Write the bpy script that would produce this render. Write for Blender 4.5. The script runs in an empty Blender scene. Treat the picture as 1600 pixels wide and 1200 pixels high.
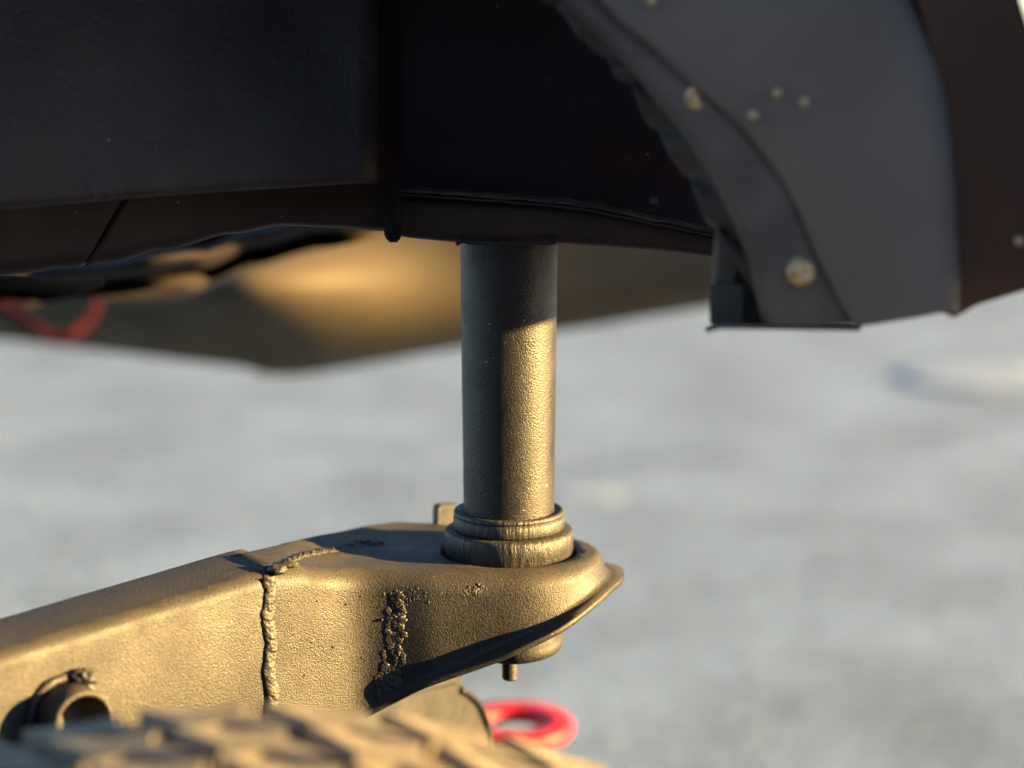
import bpy, bmesh, math, random
from mathutils import Vector, Matrix, noise

# ------------------------------------------------------------------ camera, world, sun, exposure
random.seed(7)
scene = bpy.context.scene
R = math.radians
ZC = 1.205            # camera height above the ground (m)
PITCH = 10.0
FPX = 3209.0         # focal length in pixels of the 1600 px wide photograph
CT, ST = math.cos(R(PITCH)), math.sin(R(PITCH))

cam_d = bpy.data.cameras.new('camera')
cam = bpy.data.objects.new('camera', cam_d)
scene.collection.objects.link(cam)
cam.location = (0, 0, ZC)
cam.rotation_euler = (R(90 - PITCH), 0, 0)
cam_d.sensor_width = 36.0
cam_d.lens = 36.0 * FPX / 1600.0
cam_d.clip_start = 0.02
cam_d.clip_end = 5000
cam_d.dof.use_dof = True
cam_d.dof.focus_distance = 1.27
cam_d.dof.aperture_fstop = cam_d.lens / 1000.0 / 0.025
cam_d.dof.aperture_blades = 0
scene.camera = cam

SUN_EL, SUN_AZ = 11.0, 9.0      # elevation; azimuth from +X towards the camera side (-Y)
sdir = Vector((math.cos(R(SUN_EL)) * math.cos(R(SUN_AZ)), -math.cos(R(SUN_EL)) * math.sin(R(SUN_AZ)), math.sin(R(SUN_EL))))
world = bpy.data.worlds.new('World')
scene.world = world
world.use_nodes = True
nt = world.node_tree
nt.nodes.clear()
sky = nt.nodes.new('ShaderNodeTexSky')
sky.sky_type = 'NISHITA'
sky.sun_disc = False
sky.sun_elevation = R(SUN_EL)
sky.sun_rotation = math.atan2(sdir.x, sdir.y)
sky.air_density = 0.8
sky.dust_density = 0.6
sky.ozone_density = 2.0
bg = nt.nodes.new('ShaderNodeBackground')
bg.inputs['Strength'].default_value = 0.058
wo = nt.nodes.new('ShaderNodeOutputWorld')
nt.links.new(sky.outputs[0], bg.inputs[0])
nt.links.new(bg.outputs[0], wo.inputs[0])

sun_d = bpy.data.lights.new('sun', 'SUN')
sun = bpy.data.objects.new('sun', sun_d)
scene.collection.objects.link(sun)
sun_d.energy = 5.0
sun_d.angle = R(0.5)
sun_d.color = (1.0, 0.64, 0.22)
sun.location = (3, -1, 3)
sun.rotation_euler = sdir.to_track_quat('Z', 'Y').to_euler()

scene.view_settings.view_transform = 'Standard'
scene.view_settings.look = 'None'
scene.view_settings.gamma = 1.0
scene.view_settings.use_curve_mapping = False
scene.view_settings.exposure = 3.1
scene.cycles.use_denoising = True

# ------------------------------------------------------------------ helpers
def P(u, v, y):
    """world point seen at photo pixel (u, v) that stands at distance y in front of the camera"""
    cx, cy = (u - 800.0) / FPX, (600.0 - v) / FPX
    d = Vector((cx, CT + cy * ST, -ST + cy * CT))
    return Vector((0, 0, ZC)) + d * (y / d.y)

def interp(pts, x):
    if x <= pts[0][0]: return pts[0][1]
    for (x0, y0), (x1, y1) in zip(pts, pts[1:]):
        if x <= x1:
            t = (x - x0) / (x1 - x0)
            return y0 + (y1 - y0) * t
    return pts[-1][1]

def sinterp(pts, x):
    if x <= pts[0][0]: return pts[0][1]
    for (x0, y0), (x1, y1) in zip(pts, pts[1:]):
        if x <= x1:
            t = (x - x0) / (x1 - x0)
            t = t * t * (3 - 2 * t)
            return y0 + (y1 - y0) * t
    return pts[-1][1]

def catmull(pts, n):
    out = []
    m = len(pts)
    for i in range(m - 1):
        p0, p1, p2, p3 = pts[max(i - 1, 0)], pts[i], pts[i + 1], pts[min(i + 2, m - 1)]
        for k in range(n):
            t = k / n
            out.append(0.5 * ((2 * p1) + (p2 - p0) * t + (2 * p0 - 5 * p1 + 4 * p2 - p3) * t * t + (3 * p1 - p0 - 3 * p2 + p3) * t ** 3))
    out.append(pts[-1].copy())
    return out

def fbm(p, s, o=4):
    return noise.fractal(Vector(p) * s, 1.0, 2.0, o)

def link(name, me, mat, parent=None, org=None, smooth=True):
    o = bpy.data.objects.new(name, me)
    scene.collection.objects.link(o)
    me.materials.clear()
    me.materials.append(mat)
    if smooth:
        for p in me.polygons: p.use_smooth = True
    if parent is not None:
        o.parent = parent
    return o

def mesh(name, verts, faces, mat, parent=None, org=Vector((0, 0, 0)), smooth=True, recalc=True):
    me = bpy.data.meshes.new(name)
    me.from_pydata([tuple(Vector(v) - org) for v in verts], [], faces)
    me.update()
    if recalc:
        bm = bmesh.new(); bm.from_mesh(me)
        bmesh.ops.recalc_face_normals(bm, faces=bm.faces)
        bm.to_mesh(me); bm.free()
    o = link(name, me, mat, parent, org, smooth)
    if parent is None:
        o.location = org
    return o

def grid(rows, closed=False, cap0=False, cap1=False):
    n = len(rows[0]); V = [p for r in rows for p in r]; F = []
    for i in range(len(rows) - 1):
        for j in range(n if closed else n - 1):
            a = i * n + j; b = i * n + (j + 1) % n
            F.append((a, b, b + n, a + n))
    if cap0: F.append(tuple(range(n)))
    if cap1: F.append(tuple(range((len(rows) - 1) * n, len(rows) * n)))
    return V, F

def lathe(profile, center, seg=64, axis=Vector((0, 0, 1)), ref=None):
    """profile: (radius, height); closed at both ends"""
    axis = axis.normalized()
    a = (ref or (Vector((1, 0, 0)) if abs(axis.x) < .8 else Vector((0, 1, 0))))
    a = (a - axis * a.dot(axis)).normalized(); b = axis.cross(a)
    rows = []
    for r, h in profile:
        rows.append([center + axis * h + (a * math.cos(2 * math.pi * k / seg) + b * math.sin(2 * math.pi * k / seg)) * r for k in range(seg)])
    return grid(rows, True, True, True)

def thing(name, label, cat, loc, group=None):
    o = bpy.data.objects.new(name, None)
    scene.collection.objects.link(o)
    o.empty_display_size = 0.05
    o.location = loc
    o['label'] = label; o['category'] = cat
    if group: o['group'] = group
    return o

def tag(o, label, cat, group=None):
    o['label'] = label; o['category'] = cat
    if group: o['group'] = group
    return o

def solid(o, th, off=-1.0, bev=0.0, seg=2):
    m = o.modifiers.new('thick', 'SOLIDIFY'); m.thickness = th; m.offset = off
    if bev:
        b = o.modifiers.new('bevel', 'BEVEL'); b.width = bev; b.segments = seg; b.limit_method = 'ANGLE'; b.angle_limit = R(50)
    return o

def tube(path, r, seg=10, flat=None):
    """tube along a path, r number or function of t"""
    rows = []
    n = len(path)
    up = Vector((0.13, -0.4, 0.9)).normalized()
    for i, p in enumerate(path):
        t = (path[min(i + 1, n - 1)] - path[max(i - 1, 0)]).normalized()
        a = up.cross(t)
        if a.length < 1e-4: a = Vector((1, 0, 0)).cross(t)
        a.normalize(); b = t.cross(a)
        rr = r(i / (n - 1)) if callable(r) else r
        rows.append([p + (a * math.cos(2 * math.pi * k / seg) + b * math.sin(2 * math.pi * k / seg)) * rr for k in range(seg)])
    return grid(rows, True, True, True)

# ------------------------------------------------------------------ materials
def material(name, base, rough=0.5, c2=None, c2scale=20, c2lo=.4, c2hi=.65, spec=0.5, metal=0.0,
             grain=0.0, gscale=900, coarse=0.0, cscale=60, speck=None, speckscale=500, specklo=.72, stretch=None, rvar=0.1,
             graincol=0.0, coat=0.0, dust=None):
    m = bpy.data.materials.new(name); m.use_nodes = True
    N = m.node_tree.nodes; L = m.node_tree.links
    bs = N['Principled BSDF']
    tc = N.new('ShaderNodeTexCoord')
    vec = tc.outputs['Object']
    if stretch:
        mp = N.new('ShaderNodeMapping'); mp.inputs['Scale'].default_value = stretch
        L.new(vec, mp.inputs['Vector']); svec = mp.outputs[0]
    else: svec = vec
    def nz(scale, detail=4, rough_=.55, v=None):
        n = N.new('ShaderNodeTexNoise'); n.inputs['Scale'].default_value = scale
        n.inputs['Detail'].default_value = detail; n.inputs['Roughness'].default_value = rough_
        L.new(v or vec, n.inputs['Vector']); return n.outputs['Fac']
    def rng(f, a, b, c=0, d=1):
        r = N.new('ShaderNodeMapRange'); r.inputs[1].default_value = a; r.inputs[2].default_value = b
        r.inputs[3].default_value = c; r.inputs[4].default_value = d; L.new(f, r.inputs[0]); return r.outputs[0]
    def mix(f, a, b):
        x = N.new('ShaderNodeMix'); x.data_type = 'RGBA'
        L.new(f, x.inputs[0])
        for s, c in ((6, a), (7, b)):
            if hasattr(c, 'links'): L.new(c, x.inputs[s])
            else: x.inputs[s].default_value = (*c, 1)
        return x.outputs[2]
    col = None
    if c2:
        col = mix(rng(nz(c2scale, 6), c2lo, c2hi), base, c2)
    if graincol:
        g = rng(nz(gscale * .8, 2), .35, .65)
        dark = tuple(x * (1 - graincol) for x in base)
        x = N.new('ShaderNodeMix'); x.data_type = 'RGBA'; x.blend_type = 'MULTIPLY'; x.inputs[0].default_value = 1
        cr = mix(g, (1 - graincol,) * 3, (1 + graincol,) * 3)
        if col is None: x.inputs[6].default_value = (*base, 1)
        else: L.new(col, x.inputs[6])
        L.new(cr, x.inputs[7]); col = x.outputs[2]
    if speck:
        s = rng(nz(speckscale, 1, .4), specklo, specklo + .04)
        col = mix(s, col if col is not None else base, speck)
    dustf = None
    if dust:      # dust that has settled on faces turned upwards, broken up by noise
        ge = N.new('ShaderNodeNewGeometry'); sx = N.new('ShaderNodeSeparateXYZ'); L.new(ge.outputs['Normal'], sx.inputs[0])
        up = rng(sx.outputs['Z'], .35, .95)
        nzf = rng(nz(55, 6, .7), .3, .62, .25, 1)
        mm = N.new('ShaderNodeMath'); mm.operation = 'MULTIPLY'; L.new(up, mm.inputs[0]); L.new(nzf, mm.inputs[1])
        m2 = N.new('ShaderNodeMath'); m2.operation = 'MULTIPLY'; L.new(mm.outputs[0], m2.inputs[0]); L.new(rng(nz(700, 3, .7), .38, .6, .35, 1), m2.inputs[1])
        dustf = m2.outputs[0]
        col = mix(dustf, col if col is not None else base, dust)
    if col is None: bs.inputs['Base Color'].default_value = (*base, 1)
    else: L.new(col, bs.inputs['Base Color'])
    bs.inputs['Metallic'].default_value = metal
    bs.inputs['Specular IOR Level'].default_value = spec
    bs.inputs['Coat Weight'].default_value = coat
    ro = rng(nz(c2scale * 1.7, 5), .3, .7, max(rough - rvar, .05), min(rough + rvar, 1))
    if dustf is not None:
        mf = N.new('ShaderNodeMix'); L.new(dustf, mf.inputs[0]); L.new(ro, mf.inputs[2]); mf.inputs[3].default_value = .9; ro = mf.outputs[0]
        ms = N.new('ShaderNodeMix'); L.new(dustf, ms.inputs[0]); ms.inputs[2].default_value = spec; ms.inputs[3].default_value = .12; L.new(ms.outputs[0], bs.inputs['Specular IOR Level'])
    L.new(ro, bs.inputs['Roughness'])
    prev = None
    if coarse:
        b = N.new('ShaderNodeBump'); b.inputs['Strength'].default_value = coarse; b.inputs['Distance'].default_value = .004
        L.new(nz(cscale, 5, .6, svec), b.inputs['Height']); prev = b.outputs[0]
    if grain:
        b = N.new('ShaderNodeBump'); b.inputs['Strength'].default_value = grain; b.inputs['Distance'].default_value = .0005
        L.new(nz(gscale, 2, .5), b.inputs['Height'])
        if prev: L.new(prev, b.inputs['Normal'])
        prev = b.outputs[0]
    if prev: L.new(prev, bs.inputs['Normal'])
    return m

M = {}
M['arm'] = material('dusty_satin_black_paint', (.009, .0089, .0086), .53, (.024, .022, .0188), 28, .36, .66, spec=.46, dust=(.060, .051, .037), grain=.9, gscale=1050, graincol=.85, speck=(.3, .27, .22), speckscale=420, specklo=.78)
M['tube'] = material('textured_black_tube_paint', (.007, .0069, .007), .45, (.013, .012, .011), 30, spec=.55, grain=.85, gscale=1050, graincol=.7, speck=(.4, .36, .3), speckscale=380, specklo=.79)
M['collar'] = material('cracked_collar_paint', (.012, .0118, .0115), .46, (.026, .023, .02), 60, spec=.55, dust=(.045, .039, .03), grain=.6, gscale=1000, coarse=.5, cscale=110, stretch=(2.6, 2.6, .5))
M['weld'] = material('painted_weld', (.012, .0115, .011), .5, (.028, .025, .021), 120, spec=.55, dust=(.055, .047, .035), grain=.7, gscale=900, coarse=.3, cscale=260)
M['panel'] = material('rough_black_undercoat', (.028, .0185, .0145), .5, (.05, .036, .029), 11, .42, .72, spec=.3, coarse=.6, cscale=190, grain=1.0, gscale=420, speck=(.2, .18, .18), speckscale=260, specklo=.8)
M['recess'] = material('dark_maroon_black_paint', (.026, .0095, .0085), .55, (.036, .014, .012), 10, spec=.2, coarse=.15, cscale=120, grain=.3, gscale=500, speck=(.12, .1, .1), speckscale=260, specklo=.79)
M['lower'] = material('satin_black_body_paint', (.03, .019, .014), .5, (.048, .032, .024), 12, spec=.3, grain=.35, gscale=500, coarse=.08, cscale=60, speck=(.25, .22, .2), speckscale=300, specklo=.79)
M['seam'] = material('highlit_seam_edge', (.04, .03, .024), .5, (.13, .095, .07), 60, coarse=.4, cscale=200)  # lighter, warmer tone puts brownish highlights into the colour
M['flare'] = material('weathered_black_plastic', (.10, .080, .064), .65, (.17, .140, .117), 4, .38, .64, spec=.35, coarse=.08, cscale=30, rvar=.06)
M['lip'] = material('grey_black_plastic_lip', (.09, .072, .058), .55, (.14, .115, .096), 20, spec=.35, coarse=.15, cscale=40)
M['brownpanel'] = material('dusty_brown_plastic', (.085, .046, .03), .7, (.115, .064, .043), 10, spec=.15)
M['screw'] = material('gold_glint_screw', (.8, .56, .28), .45, (.35, .22, .1), 160, .35, .6, metal=.35)  # gold of the sun's glint is put into the base colour
M['far'] = material('dusty_brown_far_body', (.052, .041, .024), .65, (.07, .055, .033), 6, spec=.3, rvar=.1)
M['floor'] = material('floor_pan_grime', (.016, .012, .010), .85, (.03, .024, .02), 9, spec=.12, coarse=.3, cscale=30)
M['grey'] = material('worn_grey_metal', (.02, .017, .016), .5, (.01, .0085, .008), 14, coarse=.3, cscale=40)
M['red'] = material('red_paint', (.45, .007, .018), .55, (.33, .006, .014), 60, .4, .6, spec=.4)
M['strap'] = material('red_webbing', (.035, .0015, .006), .9, (.028, .0015, .005), 60, spec=.2)
M['rubber'] = material('dusty_tyre_rubber', (.13, .112, .082), .85, (.24, .21, .155), 30, .4, .6, spec=.3, grain=.5, gscale=300)
M['groove'] = material('tyre_groove_rubber', (.03, .027, .023), .8, (.06, .05, .04), 40, spec=.25)
M['black'] = material('black_rim_and_shade', (.015, .015, .015), .5)
M['wall'] = material('grey_shade_wall', (.3, .3, .29), .85, (.36, .36, .35), 3, coarse=.3, cscale=20)
M['darkwall'] = material('dark_sky_block_wall', (.05, .045, .04), .85, (.08, .07, .06), 3, coarse=.3, cscale=20)
M['liner'] = material('dark_liner_plastic', (.05, .042, .036), .6, (.085, .074, .066), 25, spec=.3, coarse=.2, cscale=30)
M['mud'] = material('dried_mud', (.5, .37, .2), .9)
M['pale'] = material('pale_stone', (.175, .23, .30), .8, (.15, .2, .265), 30)
M['tab'] = material('matt_black_tab', (.012, .010, .009), .8, spec=.15)
M['grit'] = material('pale_grit', (.2, .24, .28), .8, (.15, .19, .23), 30)

def ground_mat():
    m = bpy.data.materials.new('worn_grey_pavement'); m.use_nodes = True
    N = m.node_tree.nodes; L = m.node_tree.links; bs = N['Principled BSDF']
    tc = N.new('ShaderNodeTexCoord')
    def nz(s, d, r=.6):
        n = N.new('ShaderNodeTexNoise'); n.inputs['Scale'].default_value = s; n.inputs['Detail'].default_value = d; n.inputs['Roughness'].default_value = r
        L.new(tc.outputs['Object'], n.inputs['Vector']); return n.outputs['Fac']
    r1 = N.new('ShaderNodeValToRGB'); L.new(nz(2.2, 5, .62), r1.inputs[0])
    r1.color_ramp.elements[0].position = .33; r1.color_ramp.elements[0].color = (.084, .127, .196, 1)
    r1.color_ramp.elements[1].position = .67; r1.color_ramp.elements[1].color = (.162, .236, .348, 1)
    r2 = N.new('ShaderNodeValToRGB'); L.new(nz(24, 6, .75), r2.inputs[0])
    r2.color_ramp.elements[0].position = .3; r2.color_ramp.elements[0].color = (.45, .45, .45, 1)
    r2.color_ramp.elements[1].position = .75; r2.color_ramp.elements[1].color = (1.35, 1.35, 1.35, 1)
    x = N.new('ShaderNodeMix'); x.data_type = 'RGBA'; x.blend_type = 'MULTIPLY'; x.inputs[0].default_value = 1
    L.new(r1.outputs[0], x.inputs[6]); L.new(r2.outputs[0], x.inputs[7])
    L.new(x.outputs[2], bs.inputs['Base Color'])
    bs.inputs['Roughness'].default_value = .8
    b = N.new('ShaderNodeBump'); b.inputs['Strength'].default_value = .6; b.inputs['Distance'].default_value = .01
    L.new(nz(110, 4, .7), b.inputs['Height']); L.new(b.outputs[0], bs.inputs['Normal'])
    return m
M['ground'] = ground_mat()

# ------------------------------------------------------------------ ground
S = 400
g = mesh('ground', [(-S, -S, 0), (S, -S, 0), (S, S, 0), (-S, S, 0)], [(0, 1, 2, 3)], M['ground'], smooth=False)
g['kind'] = 'structure'

# walls added to block light: low beyond the right edge of the picture (the sun passes over it to the arm, not to the
# pavement near the camera), taller and dark behind the camera to cut the reflected sky
def added_wall(name, a, b, hgt, label, mat):
    a, b = Vector(a), Vector(b); d = (b - a).normalized(); n_ = Vector((-d.y, d.x, 0))
    rows = []
    for k in range(9):
        p = a.lerp(b, k / 8)
        rows.append([p + n_ * o_ + Vector((0, 0, z)) for o_, z in [(0, 0), (0, hgt - .06), (-.01, hgt - .05), (-.01, hgt), (.22, hgt), (.22, hgt - .05), (.21, hgt - .06), (.21, 0)]])
    V, F = grid(rows, True, True, True)
    tag(mesh(name, V, F, M[mat], None, a, smooth=False), label, 'wall')
added_wall('low_shade_wall', (3.42, -1.9, 0), (3.42, 1.6, 0), 1.12, 'added low grey wall, unseen to the right, shading the near pavement', 'wall')
added_wall('sky_block_wall', (3.42, -2.14, 0), (-4.5, -2.14, 0), 2.7, 'added dark wall behind the camera that cuts the reflected sky', 'darkwall')

# ------------------------------------------------------------------ vehicle body
BO = P(700, 300, 1.35); BO.z = ZC - .2
body = thing('vehicle_body', 'raised dark vehicle body with wheel arch, hanging above the control arm', 'vehicle', BO)

# upper side panel (left), textured undercoat, bottom edge rolled under
rows = []
us = [-260 + (540 + 260) * i / 64 for i in range(64)] + [540 + 52 * i / 16 for i in range(17)]
def sp_bottom(u): return interp([(-260, 352), (0, 328), (200, 311), (330, 301), (480, 292), (560, 287), (572, 287)], u)
def sp_y(u): return interp([(-260, 1.08), (0, 1.13), (300, 1.185), (520, 1.215), (572, 1.22)], u)
vs_t = [-420, -300, -200, -120, -60, 0, 40, 80, 120, 160, 190, 215, 235, 250, 262, 272, 280, 286]
for k, t in enumerate(vs_t):
    row = []
    for u in us:
        bv = sp_bottom(u); v = bv - (287 - t) * (1.0 if t > 0 else 1.0)
        y = sp_y(u)
        # belly: leans out towards the bottom, rolls under at the very edge
        y += .055 * ((bv - v) / 400.0) ** 1.2
        if u > 560: y += .016 * ((u - 560) / 32.0) ** 2
        if bv - v < 16: y += .006 * (1 - (bv - v) / 16.0) ** 2
        p = P(u, v, y)
        p += Vector((0, 1, 0)) * (.0028 * fbm(p, 9, 3) + .0009 * fbm(p, 34, 3) * min(1, max(0, (u - 60) / 200)))
        row.append(p)
    rows.append(row)
last = rows[-1]
rows.append([p + Vector((0, .008, -.0008)) for p in last])
rows.append([p + Vector((0, .03, .002)) for p in last])
rows.append([p + Vector((0, .12, .006)) for p in last])
V, F = grid(rows)
sp = mesh('side_panel', V, F, M['panel'], body, BO)
sp['label'] = 'textured black side panel with rolled lower edge'
# return wall between the side panel and the recessed panel
rows = []
for t in [-420, -200, -60, 0, 60, 120, 180, 230, 260, 280, 288]:
    row = []
    for k in range(11):
        s = k / 10
        u = 591 + (627 - 591) * s; v = t + 9 * s
        y = 1.238 + .062 * s ** .85 + .055 * ((287 - t) / 400.0) ** 1.2 * (1 - s) if t < 287 else 1.238 + .062 * s ** .85
        row.append(P(u, v, y))
    rows.append(row)
V, F = grid(rows); mesh('return_wall', V, F, M['recess'], body, BO)
# recessed panel
def seam_v(u): return interp([(560, 294), (610, 298), (700, 304), (800, 311), (890, 319), (940, 327), (1000, 340), (1060, 352), (1125, 366), (1300, 402)], u)
rows = []
us2 = [612 + (1500 - 612) * i / 50 for i in range(51)]
for k in range(19):
    s = k / 18
    row = []
    for u in us2:
        bv = seam_v(u); v = -420 + (bv + 420) * s
        y = 1.30 + .05 * (1 - s)
        p = P(u, v, y)
        p.y += .004 * fbm(p, 7, 3) - .012 * math.exp(-((bv - v) / 26.0) ** 2)
        row.append(p)
    rows.append(row)
V, F = grid(rows); mesh('recessed_panel', V, F, M['recess'], body, BO)
# small bolt head on the recessed panel
V, F = lathe([(.0, 0), (.0028, 0), (.0033, .001), (.003, .003), (.0015, .004), (0, .0042)], P(1021, 315, 1.284), 12, Vector((0, -1, .2)))
mesh('bolt_head', V, F, M['seam'], body, BO)
# seam flange (two stacked thin sheets)
for j, (dz, yo, w) in enumerate([(0, 1.262, .03), (-.0022, 1.2595, .03)]):
    rows = [[], [], [], []]
    for i in range(81):
        u = 606 + (1300 - 606) * i / 80
        p = P(u, seam_v(u), yo) + Vector((0, 0, dz + .0007 * fbm((u * .01, j * 3, 0), 3, 3)))
        p.y += .0012 * fbm((u * .02, 5 + j, 0), 2, 3)
        rows[0].append(p + Vector((0, w, .0009))); rows[1].append(p + Vector((0, 0, .0008)))
        rows[2].append(p + Vector((0, 0, -.0006))); rows[3].append(p + Vector((0, w, -.0008)))
    V, F = grid(rows)
    mesh('seam_flange', V, F, M['seam'] if j == 0 else M['lower'], body, BO)
# lower rail over the tube
def rail_v(u): return interp([(440, 355), (520, 358), (600, 363), (640, 370), (720, 377), (870, 378), (960, 385), (1040, 392), (1118, 402), (1300, 424)], u)
def rail_strip(u0, u1, n, name, yf, top_fn, bot_fn, mat, depth=.09):
    rows = []
    uu = [u0 + (u1 - u0) * i / n for i in range(n + 1)]
    for k in range(9):
        s = k / 8
        row = []
        for u in uu:
            v = top_fn(u) + (bot_fn(u) - top_fn(u)) * s
            p = P(u, v, yf(u))
            p.y += .0015 * fbm(p, 22, 3) + (.004 * (abs(s - .5) * 2) ** 6)
            row.append(p)
        rows.append(row)
    rows.insert(0, [p + Vector((0, depth, .002)) for p in rows[0]])
    rows.append([p + Vector((0, .003, -.0015)) for p in rows[-1]])
    rows.append([p + Vector((0, depth, .0)) for p in rows[-1]])
    V, F = grid(rows)
    return mesh(name, V, F, mat, body, BO)
rail_strip(600, 1500, 90, 'lower_rail', lambda u: 1.266, lambda u: seam_v(u) + 3, rail_v, M['lower'])
# lower panels on the left, split by a seam
def lp_bot(u): return sinterp([(-260, 452), (0, 433), (108, 421), (170, 413), (256, 393), (360, 368), (440, 355), (520, 358), (600, 363)], u)
def lp_y(u): return interp([(-260, 1.15), (0, 1.19), (300, 1.235), (600, 1.262)], u)
def seam_u(v): return interp([(290, 212), (313, 195), (350, 170), (380, 153), (405, 134), (421, 112), (440, 100)], v)
for side in (0, 1):
    rows = []
    for k in range(13):
        s = k / 12
        row = []
        for i in range(41):
            t = i / 40
            ua, ub = (-260, 1) if side == 0 else (1, 603)
            # find the row's v at the seam by iteration
            v = sp_bottom(150) - 8 + (421 - sp_bottom(150)) * s
            su = seam_u(v) + (-2.5 if side == 0 else 2.5)
            u = (-260 + (su + 260) * t) if side == 0 else (su + (603 - su) * t)
            top = sp_bottom(u) - 8 if u < 560 else 279
            vv = top + (lp_bot(u) - top) * s
            p = P(u, vv, lp_y(u) - .012 * (1 - s) * 0)
            p.y += .0015 * fbm(p, 12, 3) + .02 * max(0, s - .8) ** 2 * 10
            row.append(p)
        rows.append(row)
    rows.append([p + Vector((0, .05, .004)) for p in rows[-1]])
    # fold the seam edge inward
    for r in rows:
        if side == 0: r.append(r[-1] + Vector((.0005, .02, 0)))
        else: r.insert(0, r[0] + Vector((-.0005, .02, 0)))
    V, F = grid(rows); mesh('lower_panel', V, F, M['lower'], body, BO)
# hanging rubber tab
rows = []
for k in range(16):
    s = k / 15; v = 284 + (377 - 284) * s
    w = 11.0 if s < .82 else 11.0 * math.sqrt(max(0.0, 1 - ((s - .82) / .182) ** 2))
    uc = 611 + 3.5 * s
    rows.append([P(uc + w * c, v, 1.243 - .004 * (1 - c * c) + .006 * s) for c in (-1, -.75, -.4, 0, .4, .75, 1)])
V, F = grid(rows); solid(mesh('hanging_tab', V, F, M['tab'], body, BO), .003, 0, .0006)
# weld blobs where the tube meets the rail
path = [P(u, 377 + 3.0 * math.sin((u - 715) / 158 * math.pi), 1.262) for u in range(712, 874, 4)]
rows = []
for i, p in enumerate(path):
    r = .0016 + .0016 * noise.noise(Vector((i * .45, 1.3, 0)))
    rows.append([p + Vector((0, -math.cos(a), math.sin(a))) * (r * (1 + .35 * noise.noise(Vector((i * .6, a, 4))))) for a in [2 * math.pi * k / 10 for k in range(10)]])
V, F = grid(rows, True, True, True); mesh('weld_bead', V, F, M['lower'], body, BO)

# wheel arch flare on the right, nearer to the camera
FY = 1.045
ridge = [(840, -160), (905, -50), (960, 22), (1020, 72), (1077, 126), (1135, 172), (1184, 222), (1240, 305), (1287, 411), (1318, 470), (1343, 508)]
left = [(790, -150), (860, -40), (905, 10), (960, 62), (1005, 112), (1039, 154), (1075, 198), (1100, 233), (1147, 317), (1184, 401), (1212, 510)]
liner = [(760, -140), (830, -30), (868, 10), (925, 70), (960, 108), (988, 137), (1020, 196), (1053, 243), (1086, 299), (1114, 350), (1128, 372)]
right = [(1370, -160), (1390, -80), (1410, 0), (1436, 60), (1455, 110), (1467, 180), (1474, 240), (1478, 300), (1481, 380), (1482, 440), (1480, 487)]
def px_curve(pts, n=8):
    c = catmull([Vector((a, b, 0)) for a, b in pts], n)
    return c
cr, cl, ci, cR = px_curve(ridge), px_curve(left), px_curve(liner), px_curve(right)
n = len(cr)
# flare panel: ridge -> right edge
rows = []
for i in range(n):
    row = []
    for k in range(25):
        s = k / 24
        q = cr[i].lerp(cR[i], s)
        if i == n - 1 or True:
            q.y += 7 * math.sin(s * math.pi) * max(0, (i / (n - 1)) - .8) * 5 * .3
        # the face leans back on its left part, turns to face slightly left on the right part
        y = FY + .007 - .022 * s - .004 * math.exp(-(s / .05) ** 2) * 0 + .02 * (1 - i / (n - 1))
        if s > .93: y += .01 * ((s - .93) / .07) ** 2
        row.append(P(q.x, q.y, y))
    rows.append(row)
V, F = grid(rows); fl = solid(mesh('arch_flare', V, F, M['flare'], body, BO), .006, 1)
fl['label'] = 'weathered black plastic wheel arch flare'
# flange strip with screws: left -> ridge, slightly recessed and rolled
rows = []
for i in range(n):
    row = []
    for k in range(13):
        s = k / 12
        q = cl[i].lerp(cr[i], s)
        y = FY + .010 - .002 * s + .02 * (1 - i / (n - 1)) + .0012 * max(0, (s - .8) / .2) ** 2
        row.append(P(q.x, q.y, y))
    row.insert(0, row[0] + Vector((.0, .03, .0)))
    rows.append(row)
V, F = grid(rows); strip = solid(mesh('arch_lip', V, F, M['lip'], body, BO), .004, 1)
# wavy liner edge: liner -> behind left
rows = []
for i in range(n):
    row = []
    for k in range(9):
        s = k / 8
        q = ci[i].lerp(cl[i] + Vector((12, 0, 0)), s)
        wv = math.sin(i * .55 + 2.0 * noise.noise(Vector((i * .15, 0, 0)))) * (1 - s)
        y = FY + .055 + .007 * wv - .012 * s + .02 * (1 - i / (n - 1))
        row.append(P(q.x + 3.5 * wv, q.y, y))
    rows.append(row)
V, F = grid(rows); solid(mesh('arch_liner', V, F, M['liner'], body, BO), .003, 1)
# bottom bracket of the arch: inner post and the small lipped tab
def prism(name, pts, y0, y1, mat, parent, org, bev=.0015, label=None):
    n_ = len(pts)
    V = [P(u, v, y0) for u, v in pts]
    V += [p + Vector((0, y1 - y0, 0)) for p in V]
    F = [tuple(range(n_)), tuple(range(n_, 2 * n_))] + [(i, (i + 1) % n_, (i + 1) % n_ + n_, i + n_) for i in range(n_)]
    o = mesh(name, V, F, mat, parent, org, smooth=False)
    if bev:
        b = o.modifiers.new('bevel', 'BEVEL'); b.width = bev; b.segments = 2; b.limit_method = 'ANGLE'; b.angle_limit = R(35)
    if label: o['label'] = label
    return o
prism('arch_post', [(1122, 364), (1168, 364), (1150, 420), (1142, 452), (1114, 452)], FY + .05, FY + .07, M['lip'], body, BO)
prism('bracket_plate', [(1107, 446), (1160, 446), (1158, 508), (1110, 508)], FY + .045, FY + .049, M['lip'], body, BO, .001)
prism('bracket_shade', [(1140, 370), (1225, 370), (1225, 512), (1140, 512)], FY + .085, FY + .09, M['black'], body, BO, .001)  # black sheet put in as the shadow inside the bracket
rows = []
for k in range(24):
    u = 1103 + (1345 - 1103) * k / 23
    v = interp([(1103, 517), (1125, 511), (1212, 512), (1345, 514)], u)
    rows.append([P(u, v, FY + .008), P(u, v - 1.5, FY + .03), P(u, v - 3, FY + .09)])
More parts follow.
